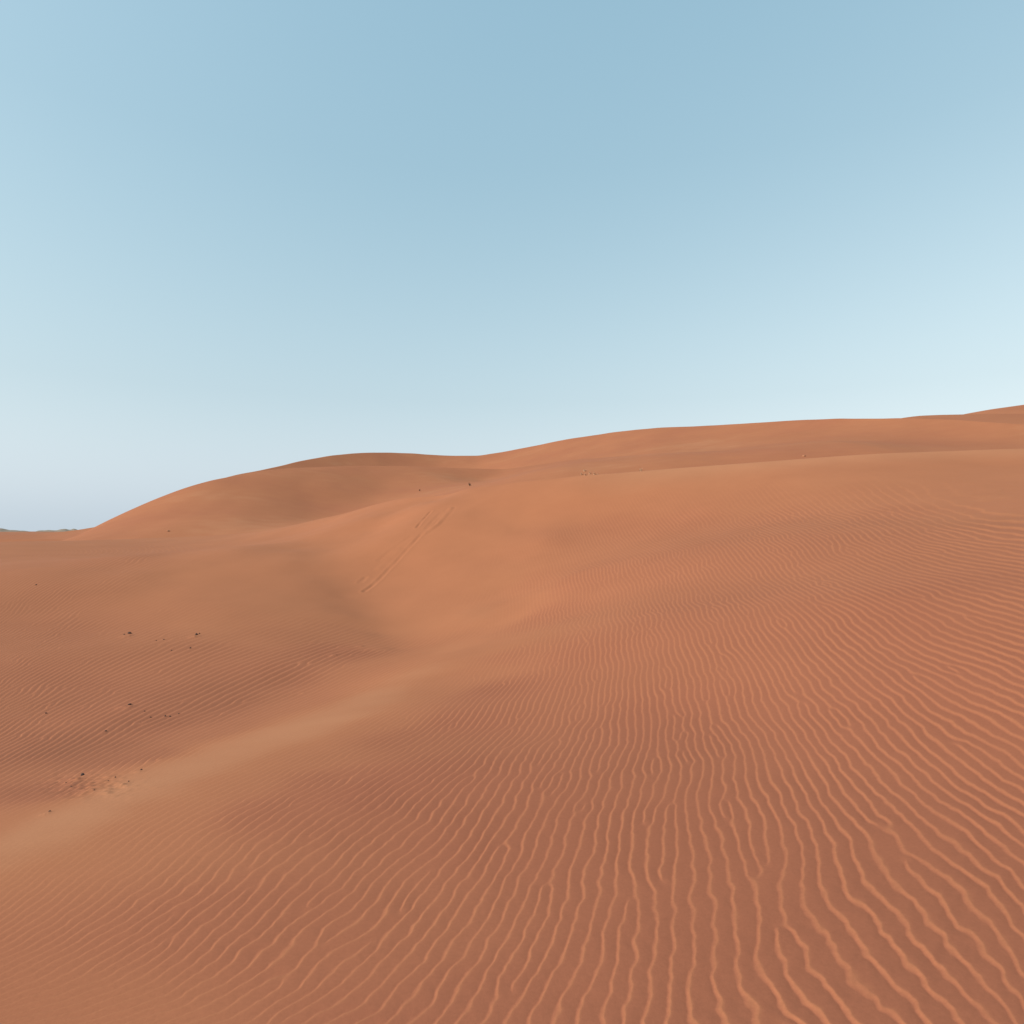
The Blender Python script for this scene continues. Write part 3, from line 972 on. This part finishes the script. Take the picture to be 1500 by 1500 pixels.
for px, py, wp, lab in [(246, 778.5, 4.6, 'pale sandy rock at the foot of the left dome-shaped dune'), (1177.5, 668.5, 4.2, 'pale sandy rock alone on the right slope just behind the near crest')]:
    x, y, z = look_far(px, py)
    w = wp * y / F0
    o = link_mesh('rock', stone_mesh(w, 0.55, int(px)), M_PALE)
    o.location = (x, y, z + 0.08 * w)
    tag(o, lab, 'rock')


def shrub(px, py, wpx, label, seed):
    r = random.Random(seed)
    x, y, z = look_far(px, py)
    w = wpx * y / F0
    root = bpy.data.objects.new('shrub', None)
    COL.objects.link(root)
    root.location = (x, y, z)
    tag(root, label, 'shrub', 'dark shrubs between the dunes')
    bs, bl = bmesh.new(), bmesh.new()
    for k in range(14):
        a = r.uniform(0, 2 * math.pi)
        tip = Vector((math.cos(a) * r.uniform(0.15, 0.5), math.sin(a) * r.uniform(0.15, 0.5), r.uniform(0.4, 0.95))) * w
        prev = None
        for s_ in range(4):
            f = s_ / 3
            c = Vector((tip.x * f ** 1.3, tip.y * f ** 1.3, tip.z * f - 0.05 * w * (1 - f)))
            rad = 0.03 * w * (1 - 0.75 * f)
            ring = [bs.verts.new(c + Vector((math.cos(q) * rad, math.sin(q) * rad, 0))) for q in (0, 2.1, 4.2)]
            if prev:
                for j in range(3):
                    bs.faces.new((prev[j], prev[(j + 1) % 3], ring[(j + 1) % 3], ring[j]))
            prev = ring
        for _ in range(26):
            f = r.uniform(0.35, 1.05)
            c = Vector((tip.x * f ** 1.3, tip.y * f ** 1.3, tip.z * f)) + Vector((r.gauss(0, .07), r.gauss(0, .07), r.gauss(0, .06))) * w
            u = Vector((r.gauss(0, 1), r.gauss(0, 1), r.gauss(0, 1))).normalized()
            v = u.orthogonal().normalized()
            L_ = 0.06 * w
            bl.faces.new([bl.verts.new(c + u * L_), bl.verts.new(c + v * L_ * 0.45), bl.verts.new(c - u * L_), bl.verts.new(c - v * L_ * 0.45)])
    for nm, bm_, mt in (('branches', bs, M_BARK), ('foliage', bl, M_LEAF)):
        o = link_mesh(nm, bm_, mt, False)
        o.parent = root


shrub(688.3, 712, 5.0, 'low dark shrub in the saddle between the dunes, with a shadow to its right', 5)
shrub(614.5, 719.5, 3.2, 'faint small shrub near the near crest, left of the darker shrub', 6)

# ------------------------------------------------------------------ light, sky, camera
SUN_EL, SUN_AZ = math.radians(33), math.radians(-112)     # azimuth from +Y (view direction), negative = left, a little behind
sun_dir = (math.sin(SUN_AZ) * math.cos(SUN_EL), math.cos(SUN_AZ) * math.cos(SUN_EL), math.sin(SUN_EL))
ld = bpy.data.lights.new('sun', 'SUN')
ld.energy = 3.0
ld.angle = math.radians(0.5)
ld.color = (1.0, 0.92, 0.80)
lo = bpy.data.objects.new('sun', ld)
COL.objects.link(lo)
lo.rotation_euler = Vector(sun_dir).to_track_quat('Z', 'Y').to_euler()
lo.location = (-60, -20, 60)

w = bpy.data.worlds.new('World')
scene.world = w
w.use_nodes = True
nt = w.node_tree
bg = nt.nodes['Background']
sky = nt.nodes.new('ShaderNodeTexSky')
sky.sky_type = 'NISHITA'
sky.sun_disc = False
sky.sun_elevation = SUN_EL
sky.sun_rotation = SUN_AZ
sky.altitude = 300
sky.air_density = 3.0
sky.dust_density = 1.0
sky.ozone_density = 1.0
# dusty air: a pale veil over the clear-sky model, thickest low down, the same all the way round
geo = nt.nodes.new('ShaderNodeTexCoord')
sep = nt.nodes.new('ShaderNodeSeparateXYZ')
nt.links.new(geo.outputs['Generated'], sep.inputs[0])


def wmath(op, a, b=None):
    n = nt.nodes.new('ShaderNodeMath')
    n.operation = op
    for i, v in enumerate((a, b)):
        if v is None:
            continue
        if isinstance(v, (int, float)):
            n.inputs[i].default_value = v
        else:
            nt.links.new(v, n.inputs[i])
    return n.outputs[0]


up = wmath('MAXIMUM', sep.outputs['Z'], 0.0)
low = wmath('ADD', wmath('MULTIPLY', wmath('EXPONENT', wmath('MULTIPLY', up, -1 / 0.2)), 0.4),
            wmath('MULTIPLY', wmath('EXPONENT', wmath('MULTIPLY', up, -1 / 0.1)), 0.1))
hs = nt.nodes.new('ShaderNodeHueSaturation')          # dust takes most of the colour out of the clear-sky model
hs.inputs['Saturation'].default_value = 0.25
nt.links.new(sky.outputs['Color'], hs.inputs['Color'])


def wvec(op, a, b):
    n = nt.nodes.new('ShaderNodeVectorMath')
    n.operation = op
    for i, v in enumerate((a, b)):
        k = 'Scale' if (op == 'SCALE' and i == 1) else i
        if isinstance(v, (tuple, float)):
            n.inputs[k].default_value = v
        else:
            nt.links.new(v, n.inputs[k])
    return n.outputs[0]


clear = wvec('SCALE', hs.outputs['Color'], wmath('SUBTRACT', 0.65, low))
hazy = wvec('ADD', wvec('SCALE', (5.87, 4.81, 4.26), low), (0.0, 3.22 * 0.35, 5.48 * 0.35))
nt.links.new(wvec('ADD', clear, hazy), bg.inputs['Color'])
bg.inputs['Strength'].default_value = 0.1129

cd = bpy.data.cameras.new('camera')
cam = bpy.data.objects.new('camera', cd)
COL.objects.link(cam)
cam.location = (0, 0, EYE)
cam.rotation_euler = (math.radians(90), 0, 0)
cd.sensor_fit = 'HORIZONTAL'
cd.sensor_width = 36.0
cd.lens = F0 / 1500.0 * 36.0
cd.shift_y = (HY - 750.0) / 1500.0
cd.clip_start = 0.1
cd.clip_end = 20000
scene.camera = cam

vs = scene.view_settings
vs.view_transform = 'Standard'
vs.look = 'None'
vs.exposure = 0.52
vs.gamma = 1.0
